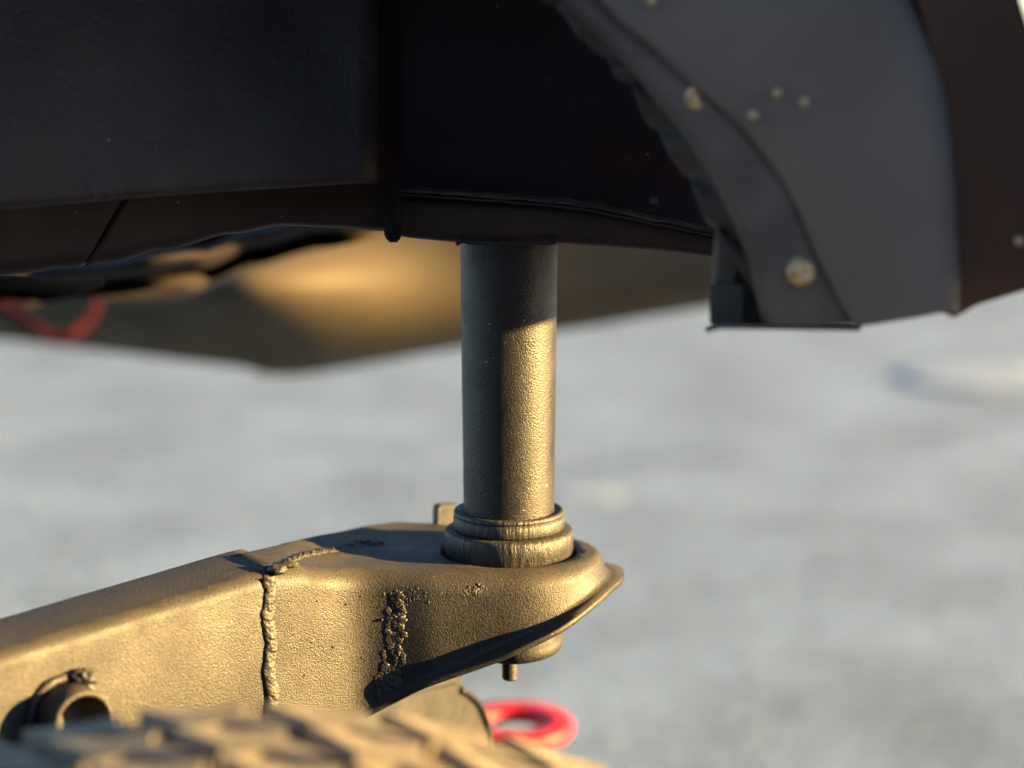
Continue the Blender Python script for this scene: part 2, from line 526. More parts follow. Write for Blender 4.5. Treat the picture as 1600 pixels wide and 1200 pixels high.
V, F = grid(rows); solid(mesh('bottom_lip', V, F, M['lip'], body, BO), .0022, 0)
# screws on the lip, sub-parts of it
for (u, v, r, tl) in [(1091, 153, .0075, -.3), (1252, 425, .0078, .2), (985, -14, .007, 0)]:
    c = P(u, v, FY + .004 + .02 * (1 - max(0, v) / 510))
    V, F = lathe([(0, -.004), (r, -.004), (r * 1.02, 0), (r * .9, .0022), (r * .55, .0036), (r * .3, .0028), (0, .0028)], c, 20, Vector((.25, -1, .12 + tl * .2)))
    s_ = mesh('screw', V, F, M['screw'], strip, BO)
# dried mud flecks on the flare
for (u, v, r) in [(1177, 180, .0026), (1215, 146, .0024), (1258, 160, .0026), (1018, 2, .0024), (1594, 377, .0022)]:
    c = P(u, v, FY - .012 + .02 * (1 - v / 510) if u < 1300 else FY - .021 + .02 * (1 - v / 510))
    V, F = lathe([(0, -.006), (r, -.004), (r * .95, .0006), (r * .5, .0014), (0, .0016)], c, 10, Vector((0, -1, 0)))
    mesh('mud_fleck', V, F, M['mud'], fl, BO)
# brown panel behind the flare, running on to the right
rows = []
for k in range(15):
    s = k / 14
    row = []
    for i in range(41):
        t = i / 40
        u0 = interp([(0, 1385), (.45, 1440), (1, 1470)], s)
        v = -160 + (interp([(1380, 500), (1480, 489), (1600, 470), (2400, 400)], u0 + (2200 - u0) * t) + 160) * s
        row.append(P(u0 + (interp([(0, 1535), (.22, 1558), (.35, 1580), (.5, 1616), (1, 1680)], s) - u0) * t, v if True else 0, FY + .02 + .01 * t))
    rows.append(row)
V, F = grid(rows); solid(mesh('rear_fender_panel', V, F, M['brownpanel'], body, BO), .02, 1, .002)
# grey-brown bracket strip at the top of that panel
prism('fender_bracket', [(1462, 40), (1580, 36), (1584, 62), (1470, 68)], FY + .012, FY + .02, M['lip'], body, BO)

# shade block added to the right, outside the picture: it shades everything above the tube's lit part
EXT_BOT = ZC - .069
rows = []
for (y, z) in [(.90, EXT_BOT + .75), (.87, EXT_BOT + .4), (.875, EXT_BOT - .02), (.89, EXT_BOT - .04), (.91, EXT_BOT - .05), (1.10, EXT_BOT - .05), (1.13, EXT_BOT - .04), (1.145, EXT_BOT), (1.42, EXT_BOT), (1.45, EXT_BOT + .03), (1.45, EXT_BOT + .75)]:
    rows.append([Vector((.46 + .16 * i / 6, y, z)) for i in range(7)])
rows = [list(r) for r in zip(*rows)]
V, F = grid(rows, True, True, True); mesh('body_shade_block', V, F, M['panel'], body, BO)
# wheel well: outer fender skin above the arch and the well's roof, above the picture
rows = []
for i in range(33):
    t = i / 32
    a = R(8 + 150 * t)
    c = P(60, 760, 1.03); ra = .425 + .02 * math.sin(t * 3)
    e = Vector((c.x + ra * math.cos(a), 0, c.z + ra * math.sin(a)))
    e.z = max(e.z, ZC + .20 - .22 * abs(e.x) / .5)
    rows.append([Vector((e.x, 1.03, e.z + .5)), Vector((e.x, 1.03, e.z + .02)), Vector((e.x, 1.035, e.z)), Vector((e.x, 1.06, e.z - .002)), Vector((e.x, 1.45, e.z + .01))])
V, F = grid(rows); mesh('wheel_well', V, F, M['panel'], body, BO)

# floor pan and grimy ridges underneath, behind the lower panel
rows = []
for k in range(17):
    s = k / 16
    row = []
    for i in range(61):
        u = -260 + (720 + 260) * i / 60
        bv = sinterp([(-260, 476), (0, 470), (60, 472), (150, 463), (310, 444), (400, 412), (500, 388), (600, 372), (720, 360)], u)
        v = bv - 90 + 90 * s
        y = 1.75 + .10 * math.sin(s * 9) * (1 - .3 * s) + .03 * math.sin(u * .02)
        row.append(P(u, v, y))
    rows.append(row)
rows.append([p + Vector((0, .25, .02)) for p in rows[-1]])
V, F = grid(rows); mesh('floor_pan', V, F, M['floor'], body, BO)
def ridge_tube(name, pts, y, r, mat):
    path = catmull([P(u, v, y + k * .01) for k, (u, v) in enumerate(pts)], 8)
    V, F = tube(path, lambda t: r * (.55 + .45 * math.sin(math.pi * min(1, max(0, t * .96 + .02)))), 12)
    return mesh(name, V, F, mat, body, BO)
ridge_tube('exhaust_pipe', [(150, 462), (220, 459), (290, 447), (330, 428), (420, 398), (520, 374)], 2.0, .010, M['grey'])
ridge_tube('pipe_clamp', [(18, 462), (50, 468), (86, 464)], 2.0, .009, M['grey'])
ridge_tube('cable', [(-60, 430), (30, 440), (110, 448), (160, 440)], 1.5, .006, M['floor'])

# far side of the body
def far_bot(u): return interp([(-400, 482), (0, 530), (388, 576), (404, 587), (470, 587), (560, 572), (720, 544), (1110, 479), (1400, 430)], u)
rows = []
for k in range(33):
    s = k / 32
    row = []
    for i in range(101):
        u = -400 + 1800 * i / 100
        bv = far_bot(u); v = 330 + (bv - 330) * s
        y = 2.75 - .00012 * (u - 430) * (1 if u > 430 else .6)
        y -= .0
        # bulge shaped so its right flank catches the sun as a bright spot
        d = ((u - 380) / 210.0) ** 2 + ((v - 445) / 80.0) ** 2
        y -= .15 * math.exp(-d)
        if bv - v < 60: y += .06 * (1 - (bv - v) / 60.0) ** 2
        row.append(P(u, v, y))
    rows.append(row)
rows.append([p + Vector((0, .3, .02)) for p in rows[-1]])
V, F = grid(rows); far = mesh('far_side_panel', V, F, M['far'], body, BO)
far['label'] = 'brown far side panel seen under the body'

# red strap hanging under the far side
sp_path = catmull([P(-30, 455, 2.45), P(15, 482, 2.45), P(55, 512, 2.44), P(85, 526, 2.44), P(112, 522, 2.44), P(138, 500, 2.45), P(152, 470, 2.46), P(158, 430, 2.5)], 8)
SO = sp_path[10].copy()
rows = []
for i, p in enumerate(sp_path):
    t = (sp_path[min(i + 1, len(sp_path) - 1)] - sp_path[max(i - 1, 0)]).normalized()
    nrm = Vector((0, -1, 0)).cross(t).normalized()
    rows.append([p + nrm * w + Vector((0, -.002 * (1 - (w / .009) ** 2), 0)) for w in (-.006, -.003, 0, .003, .006)])
V, F = grid(rows)
so = solid(mesh('tow_strap', V, F, M['strap'], None, SO), .003, 0)
tag(so, 'red strap hanging in a V under the far side of the vehicle', 'strap')

# ------------------------------------------------------------------ control arm
T = Vector((-.002, 1.30, 0))
ZT = ZC - .339          # top of the boss
AO = Vector((T.x - .06, 1.25, ZC - .43))
arm = thing('control_arm', 'dusty black control arm with a welded yoke end under the vertical tube', 'control arm', AO)
ctrl = []
for a in range(-70, 74, 9):     # boss arc: angle from -y (camera) towards +x ... back
    pass
arc = []
for k in range(0, 25):
    a = R(6 + (180 - 6 - 12) * k / 24)
    arc.append(Vector((.061 * math.sin(a), -.061 * math.cos(a), 0)))
pl = [Vector((-.149, -.1045, 0)), Vector((-.142, -.0992, 0)), Vector((-.124, -.0862, 0)), Vector((-.111, -.0768, 0)), Vector((-.103, -.0708, 0)), Vector((-.096, -.0664, 0)), Vector((-.088, -.0640, 0)), Vector((-.079, -.0636, 0)), Vector((-.070, -.0642, 0)),
      Vector((-.058, -.0655, 0)), Vector((-.048, -.0660, 0)), Vector((-.036, -.0648, 0)), Vector((-.020, -.0632, 0)), Vector((-.006, -.0618, 0))]
back = [Vector((-.02, .070, 0)), Vector((-.05, .083, 0)), Vector((-.08, .086, 0)), Vector((-.105, .066, 0)), Vector((-.135, .018, 0)), Vector((-.174, -.062, 0)), Vector((-.179, -.068, 0))]
raw = pl + arc + back
# resample by arc length, smooth
def resample(pts, n, closed):
    q = pts + ([pts[0]] if closed else [])
    L = [0]
    for a, b in zip(q, q[1:]): L.append(L[-1] + (b - a).length)
    out = []
    m_ = n if closed else n - 1
    j = 0
    for i in range(n):
        d = L[-1] * i / m_
        while j < len(q) - 2 and L[j + 1] < d: j += 1
        t = (d - L[j]) / max(1e-9, L[j + 1] - L[j])
        out.append(q[j].lerp(q[j + 1], min(1, t)))
    return out
NP = 260
plan = resample(raw, NP, True)
for it in range(5):
    plan = [plan[i] * .5 + (plan[i - 1] + plan[(i + 1) % NP]) * .25 for i in range(NP)]
nor = []
for i in range(NP):
    t = plan[(i + 1) % NP] - plan[i - 1]
    nn = Vector((t.y, -t.x, 0)).normalized()
    nor.append(nn)
def shoulder_z(p):       # yoke top rises a little towards the weld
    return ZT + .016 * sinterp([(.06, 0), (.17, 1)], -p.x + .0) * (1 if p.y < -.075 else interp([(-.075, 1), (-.03, .8)], p.y) * interp([(-.14, 1), (-.10, .6)], p.x)) - .002 * max(0, p.x / .06)
def bottom_z(p):
    acc = 0
    for k in range(-3, 4): acc += interp([(-.2, .446), (-.142, .440), (-.10, .431), (-.076, .4195), (-.05, .4035), (-.03, .3960), (.0, .3845), (.03, .3695), (.05, .3590), (.062, .3530)], p.x + k * .004)
    return ZC - acc / 7
def flange_w(p):
    w = interp([(-.11, .0005), (-.085, .0015), (-.06, .004), (-.03, .009), (0, .0145), (.025, .0150), (.045, .0105), (.056, .0095), (.0605, .0125), (.07, .0125)], p.x)
    return w * (1 if p.y < .05 else .5)
def wall_pt(i, t):
    """point on the yoke's outer wall, t 0 top .. 1 bottom, plus its normal"""
    i0 = int(i) % NP; p = plan[i0]; zs, zb = shoulder_z(p), bottom_z(p)
    return T + p + nor[i0] * (.002 * t) + Vector((0, 0, zs + (zb - zs) * t)), nor[i0]
rows = []
def add(fn): rows.append([fn(i) for i in range(NP)])
RH = .0445
def fr(i):
    p = plan[i]; return min(.013, .85 * (shoulder_z(p) - bottom_z(p) - .007))
inset = [plan[i] - nor[i] * fr(i) for i in range(NP)]
SZ = [shoulder_z(inset[i]) for i in range(NP)]
hole = [Vector((math.cos(2 * math.pi * k / 96), math.sin(2 * math.pi * k / 96), 0)) for k in range(96)]
from mathutils.geometry import delaunay_2d_cdt
def in_poly(x, y, poly):
    c = False
    for a, b in zip(poly, poly[1:] + poly[:1]):
        if (a.y > y) != (b.y > y) and x < (b.x - a.x) * (y - a.y) / (b.y - a.y) + a.x: c = not c
    return c
RT = RH + .0012
pts = [Vector((q.x, q.y)) for q in inset] + [Vector((h.x * RT, h.y * RT)) for h in hole]
for gx in range(-48, 18):
    for gy in range(-32, 26):
        x, y = gx * .004 + .0007 * math.sin(gy * 7.1), gy * .004 + .0007 * math.sin(gx * 5.3)
        if math.hypot(x, y) > RT + .003 and in_poly(x, y, inset) and min((Vector((x, y, 0)) - q).length for q in inset) > .0025:
            pts.append(Vector((x, y)))
ed = [(i, (i + 1) % NP) for i in range(NP)] + [(NP + k, NP + (k + 1) % 96) for k in range(96)]
cv, ce, cf, _, _, _ = delaunay_2d_cdt(pts, ed, [], 0, 1e-6)
TV, TF = [], []
for q in cv:
    z = shoulder_z(Vector((q.x, q.y, 0)))
    rr_ = q.length
    w_ = min(1, max(0, (rr_ - RT) / .03)) ** 1.2
    z = ZT + (z - ZT) * w_ if rr_ < RT + .03 else z
    TV.append(T + Vector((q.x, q.y, z)))
for f_ in cf:
    cx_ = sum(cv[k].x for k in f_) / len(f_); cy_ = sum(cv[k].y for k in f_) / len(f_)
    if math.hypot(cx_, cy_) > RT * .998 and in_poly(cx_, cy_, inset): TF.append(tuple(f_))
HV, HF = grid([[T + h * RT + Vector((0, 0, ZT)) for h in hole], [T + h * RH + Vector((0, 0, ZT - .002)) for h in hole], [T + h * RH + Vector((0, 0, ZT - .02)) for h in hole]], True)
add(lambda i: T + inset[i] + Vector((0, 0, (SZ[i] if inset[i].length > RT + .03 else ZT + (SZ[i] - ZT) * min(1, max(0, (inset[i].length - RT) / .03)) ** 1.2))))
for k in range(1, 8):
    a = R(90 * k / 8)
    add(lambda i, a=a: T + plan[i] - nor[i] * (fr(i) * (1 - math.sin(a))) + Vector((0, 0, rows[0][i].z - fr(i) * (1 - math.cos(a)))))
for k in range(0, 19):
    s = k / 18
    def f(i, s=s):
        p = plan[i]; z0 = rows[0][i].z - fr(i); z1 = bottom_z(p) + .0048
        q = T + p + nor[i] * (.002 * s)
        q.z = z0 + (z1 - z0) * s
        q += nor[i] * (.0004 * fbm(q, 24, 2))
        return q
    add(f)
for (o_, dz) in ((.05, .0030), (.14, .0016), (.4, .0005), (.97, .0002), (1.0, -.001), (1.0, -.003), (.97, -.0038)):
    add(lambda i, o_=o_, dz=dz: T + plan[i] + nor[i] * (.002 + flange_w(plan[i]) * o_ + (.0005 * fbm((i * .1, 2, 1), .7, 2) if o_ > .9 else 0)) + Vector((0, 0, bottom_z(plan[i]) + dz + flange_w(plan[i]) * o_ * o_ * sinterp([(-.03, 0), (.05, .12)], plan[i].x))))
add(lambda i: T + plan[i] - nor[i] * .003 + Vector((0, 0, bottom_z(plan[i]) - .0036)))
add(lambda i: T + plan[i] - nor[i] * .004 + Vector((0, 0, (bottom_z(plan[i]) + shoulder_z(plan[i])) * .5)))
add(lambda i: T + inset[i] - nor[i] * .003 + Vector((0, 0, rows[0][i].z - .009)))
V, F = grid(rows, True)
for AV, AF in ((TV, TF), (HV, HF)):
    o_ = len(V); V = V + AV; F = F + [tuple(k + o_ for k in f_) for f_ in AF]
yoke = mesh('yoke', V, F, M['arm'], arm, AO, recalc=False)
bm = bmesh.new(); bm.from_mesh(yoke.data); bmesh.ops.remove_doubles(bm, verts=bm.verts, dist=2e-5)
bmesh.ops.recalc_face_normals(bm, faces=bm.faces); bm.to_mesh(yoke.data); bm.free()
for p in yoke.data.polygons: p.use_smooth = True
from mathutils.bvhtree import BVHTree
ybvh = BVHTree.FromPolygons([tuple(v) for v in V], F)
yoke['label'] = 'forged yoke end with a turned-out lower flange'

# box beam
H = Vector((-.76, -.65, 0)).normalized()
HN = Vector((.65, -.76, 0)).normalized()      # outward normal of the camera-facing side
F0 = Vector((-.142, -.0990, 0)) + T
W, CR = .060, .009
def beam_sec(d):
    base = F0 + H * d - HN * .0010
    zt = ZC - .3268 - .085 * d if d > 0 else ZC - .3268 - .05 * d
    hgt = .118
    sec = []
    def corner(cx, cz, a0):
        for k in range(6):
            a = R(a0 + 90 * k / 5)
            sec.append((cx + CR * math.cos(a), cz + CR * math.sin(a)))
    corner(-CR, -CR, 0); corner(-W + CR, -CR, 90); corner(-W + CR, -hgt + CR, 180); corner(-CR, -hgt + CR, 270)
    out = []
    for (o_, z_) in sec:
        p = base + HN * o_; p.z = zt + z_ + (.02 * -o_ if z_ > -.02 else 0)
        p += HN * (.0005 * fbm(p, 16, 2))
        out.append(p)
    return out
rows = [beam_sec(-.012 + .46 * i / 60) for i in range(61)]
V, F = grid(rows, True, True, True); beam = mesh('box_beam', V, F, M['arm'], arm, AO)

# stacked weld bead on the camera-facing joint
def bead(name, path, nrm, side, wid, hgt, seed, pitch=.0042, chev=1.0, mat='weld', n_c=15, rough_=1.0, parent=arm, org=None):
    pts = resample(path, max(24, int(sum((b - a).length for a, b in zip(path, path[1:])) / .0006)), False)
    rows = []; d = 0
    for i, p in enumerate(pts):
        if i: d += (p - pts[i - 1]).length
        row = []
        n_ = nrm(i / (len(pts) - 1)) if callable(nrm) else nrm
        s_ = side(i / (len(pts) - 1)) if callable(side) else side
        ww = wid * (1 + .28 * noise.noise(Vector((d * 160, seed, 0))))
        for k in range(n_c):
            c = -1 + 2 * k / (n_c - 1)
            ph = (d + chev * .0022 * c * c) / pitch
            ph += .55 * noise.noise(Vector((d * 120, seed + 3, c)))
            rp = ph - math.floor(ph)
            h = hgt * (1 - c * c) ** .6 * (.55 + .6 * rp ** .6) + .0008 * rough_ * fbm((d * 500, c * 3, seed), 1, 3) - .0007 * abs(c) ** 4
            row.append(p + s_ * (ww * c + .0006 * noise.noise(Vector((d * 300, seed + 7, 0)))) + n_ * h)
        rows.append(row)
    V, F = grid(rows)
    return mesh(name, V, F, M[mat], parent, AO)
iw = min(range(NP), key=lambda i: (plan[i] - Vector((-.1425, -.0995, 0))).length)
wn = nor[iw]; wt = Vector((-wn.y, wn.x, 0))
jp = T + plan[iw] - wn * .0002
wtop = shoulder_z(plan[iw])
path = [jp + Vector((0, 0, wtop - .004 - .112 * k / 30)) + wt * (.0012 * math.sin(k * .7)) + wn * (.0022 * k / 30) for k in range(31)]
path = [p - wt * .0022 for p in path]
bead('weld_bead', path, wn, wt, .0047, .0014, 11, .0095, 1.8, rough_=.5)
# rough weld across the top of the joint, climbing to the back
tp = [P(424, 884, 1.203), P(440, 876, 1.213), P(462, 868, 1.225), P(490, 862, 1.236), P(520, 857, 1.247), P(552, 850, 1.255), P(585, 851, 1.262)]
def on_top(q):
    hit = ybvh.ray_cast(Vector((q.x, q.y, ZC)), Vector((0, 0, -1)))
    return hit[0].z if hit[0] else q.z
tp2 = []
CAMP = Vector((0, 0, ZC))
for k in range(40):
    u = 446 + (596 - 446) * k / 39
    v = interp([(446, 879), (470, 868), (500, 862), (530, 858), (556, 849), (596, 849)], u) + 2.2 * noise.noise(Vector((u * .09, 0, 3)))
    hit = ybvh.ray_cast(CAMP, (P(u, v, 1.2) - CAMP).normalized())
    if hit[0]: tp2.append(hit[0] - Vector((0, 0, .0003)))
bead('weld_bead', tp2, Vector((0, 0, 1)), Vector((.6, -.8, 0)).normalized(), .0040, .0016, 23, .010, .3, rough_=1.5)
# lump at the corner
def lump(name, c, r, seed, sx=1, sy=1, sz=1, mat='weld', parent=arm, amp=.35, freq=2.2):
    bm = bmesh.new(); bmesh.ops.create_icosphere(bm, subdivisions=4, radius=1)
    for v in bm.verts:
        k = 1 + amp * fbm(v.co + Vector((seed, seed * .7, 0)), freq, 4)
        v.co = Vector((v.co.x * sx, v.co.y * sy, v.co.z * sz)) * (r * k)
    me = bpy.data.meshes.new(name); bm.to_mesh(me); bm.free()
    for v in me.vertices: v.co += Vector(c) - AO
    return link(name, me, M[mat], parent)
lump('weld_lump', P(433, 890, 1.205), .0046, 3, 1.3, 1, .7, amp=.22, freq=1.5)
lump('weld_lump', P(450, 882, 1.215), .0040, 5, 1.7, 1, .55, amp=.22, freq=1.5)
# rough ground-down weld patch lower on the yoke wall
def wall_index(u):
    best, bi = 1e9, 0
    for i in range(NP):
        if plan[i].y > -.03: continue
        q, _ = wall_pt(i, .5)
        uu = 800 + FPX * (q.x) / (q.y * CT - (q.z - ZC) * ST)
        if abs(uu - u) < best: best, bi = abs(uu - u), i
    return bi
def patch(name, u0f, u1f, t0, t1, seed, amp, freq, nu=34, nv=90):
    rows = []
    for k in range(nv + 1):
        t = k / nv; tt = t0 + (t1 - t0) * t
        ua, ub = u0f(t), u1f(t)
        row = []
        for j in range(nu + 1):
            s = j / nu
            u = ua + (ub - ua) * s
            i = IDX(u)
            i0 = int(math.floor(i)); f_ = i - i0
            qa, na = wall_pt(i0, tt); qb, nb = wall_pt(i0 + 1, tt)
            q = qa.lerp(qb, f_); nn = na.lerp(nb, f_).normalized()
            edge = min(1, s * 2.6, (1 - s) * 2.6, t * 8, (1 - t) * 8)
            ragged = .22 * noise.noise(Vector((t * 14, s * 3, seed)))
            h = amp * (.35 + .9 * fbm((u * freq, tt * 100 * freq * 1.3, seed), 1, 3)) * max(0, min(1, edge * 1.2 + ragged)) - .0006
            row.append(q + nn * max(h, -.0008))
        rows.append(row)
    V, F = grid(rows); return mesh(name, V, F, M['weld'], arm, AO)
# table pixel -> fractional plan index on the camera-facing wall
tab = []
for i in range(NP):
    if plan[i].y < -.03 and plan[i].x < .05:
        q, _ = wall_pt(i, .5)
        tab.append((800 + FPX * q.x / (q.y * CT - (q.z - ZC) * ST), float(i)))
tab.sort()
def IDX(u): return interp(tab, u)
def cluster(name, spots, seed):
    """rough weld metal: many small fused lumps sunk into the yoke wall, one part"""
    bm = bmesh.new(); rnd = random.Random(seed)
    for (u, t, r) in spots:
        i = IDX(u); i0 = int(math.floor(i)); f_ = i - i0
        qa, na = wall_pt(i0, t); qb, nb = wall_pt(i0 + 1, t)
        q = qa.lerp(qb, f_); nn = na.lerp(nb, f_).normalized()
        hit = ybvh.ray_cast(q + nn * .03, -nn)
        if hit[0]: q = hit[0]
        tt = Vector((-nn.y, nn.x, 0))
        g_ = bmesh.ops.create_icosphere(bm, subdivisions=3, radius=1)
        sx, sz = rnd.uniform(.8, 1.5), rnd.uniform(.8, 1.8)
        off = Vector((rnd.random() * 50, rnd.random() * 50, 0))
        for v in g_['verts']:
            k = r * (1 + .5 * fbm(v.co + off, 2.2, 4))
            v.co = q - nn * (.08 * r) - AO + tt * (v.co.x * k * sx) + nn * (v.co.y * k * .24) + Vector((0, 0, v.co.z * k * sz))
    me = bpy.data.meshes.new(name); bm.to_mesh(me); bm.free()
    return link(name, me, M['weld'], arm)
rnd = random.Random(5)
spots = []
for k in range(130):
    t = rnd.uniform(.15, .95)
    c = interp([(0, 621), (.4, 616), (.75, 612), (1, 598)], t); w = interp([(0, 7), (.25, 12), (.6, 17), (1, 26)], t)
    spots.append((c + w * rnd.uniform(-.9, .9), t, rnd.uniform(.0013, .0030)))
cluster('weld_patch', spots, 3)
cluster('weld_spatter', [(742 + rnd.gauss(0, 8), .17 + rnd.gauss(0, .035), rnd.uniform(.0006, .0012)) for k in range(34)], 4)
cluster('weld_spatter', [(640 + rnd.gauss(0, 20), .2 + rnd.gauss(0, .06), rnd.uniform(.0004, .0010)) for k in range(34)], 6)
# loose weld spatter beads
for k in range(9):
    u = random.uniform(470, 700); t = random.uniform(.12, .7)
    q, nn = wall_pt(IDX(u), t)
    lump('weld_spatter', q, random.uniform(.0004, .0009), k, 1, 1, 1, 'arm', arm, .2)

# short pipe stub on the beam
pc = F0 + H * .143; pc.z = ZC - .384
PA = (HN + Vector((.18, -.25, .03))).normalized()
V, F = lathe([(0, .004), (.0150, .004), (.0150, .023), (.0158, .0245), (.0178, .0245), (.0188, .023), (.0188, -.006)], pc, 56, PA)
mesh('pipe_stub', V, F, M['arm'], arm, AO)
ru = HN.cross(Vector((0, 0, 1))).normalized(); rv = Vector((0, 0, 1))
ring = [pc + (ru * math.cos(2 * math.pi * k / 40) + rv * math.sin(2 * math.pi * k / 40)) * .0205 for k in range(41)]
rows = []
for i, p in enumerate(ring):
    rad = (p - pc).normalized()
    rr = .0028 * (1 + .3 * noise.noise(Vector((i * .5, 0, 2))))
    rows.append([p + (rad * math.cos(2 * math.pi * k / 10) + HN * math.sin(2 * math.pi * k / 10)) * rr for k in range(10)])
V, F = grid(rows, True); mesh('weld_bead', V, F, M['weld'], arm, AO)
lump('weld_lump', pc + rv * .020 + HN * .004 - ru * .010, .0048, 8, 1.6, 1.2, 1.1)

# mounting bracket standing behind and below the yoke
def by(u): return 1.405 - .0011 * (722 - u) * .9
outline = [(686, 794), (692, 790), (716, 789), (722, 795), (722, 1078), (734, 1084), (747, 1096), (756, 1112), (762, 1130), (766, 1152), (766, 1200), (568, 1200), (568, 1122), (608, 1076), (664, 1000), (680, 950)]
V = [P(u, v, by(u)) for u, v in outline]; n_ = len(V)
dv = Vector((-.4, .9, 0)).normalized() * .012
V += [p + dv for p in V]
F = [tuple(range(n_)), tuple(range(n_, 2 * n_))] + [(i, (i + 1) % n_, (i + 1) % n_ + n_, i + n_) for i in range(n_)]
br = mesh('mounting_bracket', V, F, M['arm'], arm, AO, smooth=False)
b = br.modifiers.new('bevel', 'BEVEL'); b.width = .002; b.segments = 2; b.limit_method = 'ANGLE'
# dark rim along its rounded edge
V, F = tube(catmull([P(u, v, by(u) - .004) for u, v in [(721, 1078), (733, 1084), (746, 1096), (755, 1112), (761, 1130), (764, 1150), (764, 1175)]], 6), .0026, 10)
mesh('rubber_rim', V, F, M['black'], br, AO)
# fold and slot in the bracket
prism('slot', [(646, 1059), (662, 1057), (662, 1076), (646, 1079)], by(654) - .0015, by(654) + .004, M['black'], br, AO, .0005)
rows = []
for k in range(9):
    u = 600 + (712 - 600) * k / 8
    v = interp([(600, 1092), (650, 1078), (712, 1060)], u)
    rows.append([P(u, v - 4, by(u) + .001), P(u, v, by(u) - .004), P(u, v + 5, by(u) - .005), P(u, v + 12, by(u) + .001)])
V, F = grid(rows); mesh('fold', V, F, M['arm'], br, AO)

# ------------------------------------------------------------------ vertical tube
TO = T + Vector((0, 0, ZT - .07))
strut = thing('strut_tube', 'vertical black steel tube on a stepped collar, standing in the arm yoke', 'tube', TO)
zt_top = P(795, 350, 1.27).z
prof = [(0, ZT - .01), (.0294, ZT - .01), (.0294, ZT + .02), (.0298, ZT + .07), (.0304, ZT + .13), (.0309, zt_top - .01), (.0309, zt_top + .002), (0, zt_top + .002)]
V, F = lathe([(r, z) for r, z in prof], T, 128)
# subdivide long stretches for a faint unevenness
mesh('tube', V, F, M['tube'], strut, TO)
low = [(.030, ZT - .014), (.0408, ZT - .014), (.0413, ZT + .0005), (.0420, ZT + .002), (.0420, ZT + .0125), (.0413, ZT + .0142), (.0400, ZT + .0150), (.0365, ZT + .0150), (.030, ZT + .0150)]
def lathe_open(profile, center, seg, closed_prof=False):
    rows = []
    for r, h in profile:
        rows.append([center + Vector((math.cos(2 * math.pi * k / seg) * r, math.sin(2 * math.pi * k / seg) * r, h)) for k in range(seg)])
    return grid(rows, True)
V, F = lathe_open(low, T, 128); lr = mesh('lower_collar', V, F, M['collar'], strut, TO)
lr['label'] = 'wide lower collar ring with cracked paint'
up = [(.030, ZT + .0152), (.0358, ZT + .0152), (.0362, ZT + .0165), (.0362, ZT + .0228), (.0357, ZT + .0236), (.0352, ZT + .0240), (.0357, ZT + .0244), (.0360, ZT + .0252), (.0357, ZT + .0268), (.0346, ZT + .0276), (.0332, ZT + .0274), (.0320, ZT + .0262), (.0308, ZT + .0262), (.0294, ZT + .0268)]
V, F = lathe_open(up, T, 128); mesh('upper_collar', V, F, M['collar'], strut, TO)
# boss nut and threaded stud below the yoke
ax = Vector((-.10, -.06, 1)).normalized()
bc = P(815, 1010, 1.292); bc.z = ZC - .4050
V, F = lathe([(0, 0), (.0225, 0), (.0256, .0008), (.0272, .003), (.0276, .0065), (.0266, .0095), (.0242, .0125), (.0236, .017), (.0242, .022), (.024, .03), (.024, .055), (0, .055)], bc, 64, ax)
mesh('bottom_boss', V, F, M['arm'], strut, TO)
st = P(797, 1033, 1.283)
prof = [(0, .03)]
prof = []
zz = -.0125
prof += [(0, zz), (.0038, zz), (.0052, zz + .0012)]
zz += .0012
while zz < .012:
    prof += [(.0053, zz + .0004), (.0046, zz + .0009)]
    zz += .0011
prof += [(.0050, .012), (0, .012)]
V, F = lathe(prof, st, 24); mesh('threaded_stud', V, F, M['arm'], strut, TO)

# ------------------------------------------------------------------ tyre in the foreground
top = P(405, 1090, .885)
TR, TW = top.z / 2, .25
TK = TR / .400
tc_ = Vector((top.x, .885 - TW / 2 + .012, top.z - TR))
tyre = thing('tyre', 'dusty off-road tyre with blocky tread standing in the foreground', 'tyre', Vector((tc_.x, tc_.y, 0)))
tyre.location.z = 0
TYO = Vector((tc_.x, tc_.y, 0))
YAW = R(-4)
axd = Vector((math.sin(-YAW), math.cos(YAW), 0)).normalized()
cprof = [(.22, -.105), (.30, -.122), (.345, -.124), (.380, -.120), (.3915, -.10), (.3932, -.06), (.3935, 0), (.3932, .06), (.3915, .10), (.380, .120), (.345, .124), (.30, .122), (.22, .105), (.215, .09), (.215, -.09)]
cc = Vector((tc_.x, tc_.y, tc_.z))
cprof = [(r * TK, h) for r, h in cprof]
V, F = lathe(cprof, cc, 120, axd); F = F[:-2]
rows_n = 120
F += [((len(cprof) - 1) * 120 + k, (len(cprof) - 1) * 120 + (k + 1) % 120, (k + 1) % 120, k) for k in range(120)]
mesh('carcass', V, F, M['groove'], tyre, TYO)
ROWSY = [-.101, -.061, -.0205, .0205, .061, .101]
def block_mesh(name, w, l, h, seed, drop):
    rnd = random.Random(seed)
    base = [(-.5, -.5), (-.1, -.30), (.5, -.5), (.33, .05), (.5, .5), (.08, .32), (-.5, .5), (-.30, -.04)]
    base = [(a, b_ - .55 * a) for a, b_ in base]
    base = [(a * w * rnd.uniform(.95, 1.02), b_ * l * rnd.uniform(.96, 1.01)) for a, b_ in base]
    V = [(a * 1.02, b_ * 1.02, -.006) for a, b_ in base] + [(a, b_, h - .0009 - drop * (a if True else 0)) for a, b_ in base] + [(a * .97, b_ * .97, h - drop * a) for a, b_ in base]
    n_ = len(base)
    F = [tuple(range(2 * n_, 3 * n_))]
    for s in (0, n_):
        F += [(s + i, s + (i + 1) % n_, s + (i + 1) % n_ + n_, s + i + n_) for i in range(n_)]
    me = bpy.data.meshes.new(name); me.from_pydata(V, [], F); me.update()
    me.materials.append(M['rubber'])
    return me
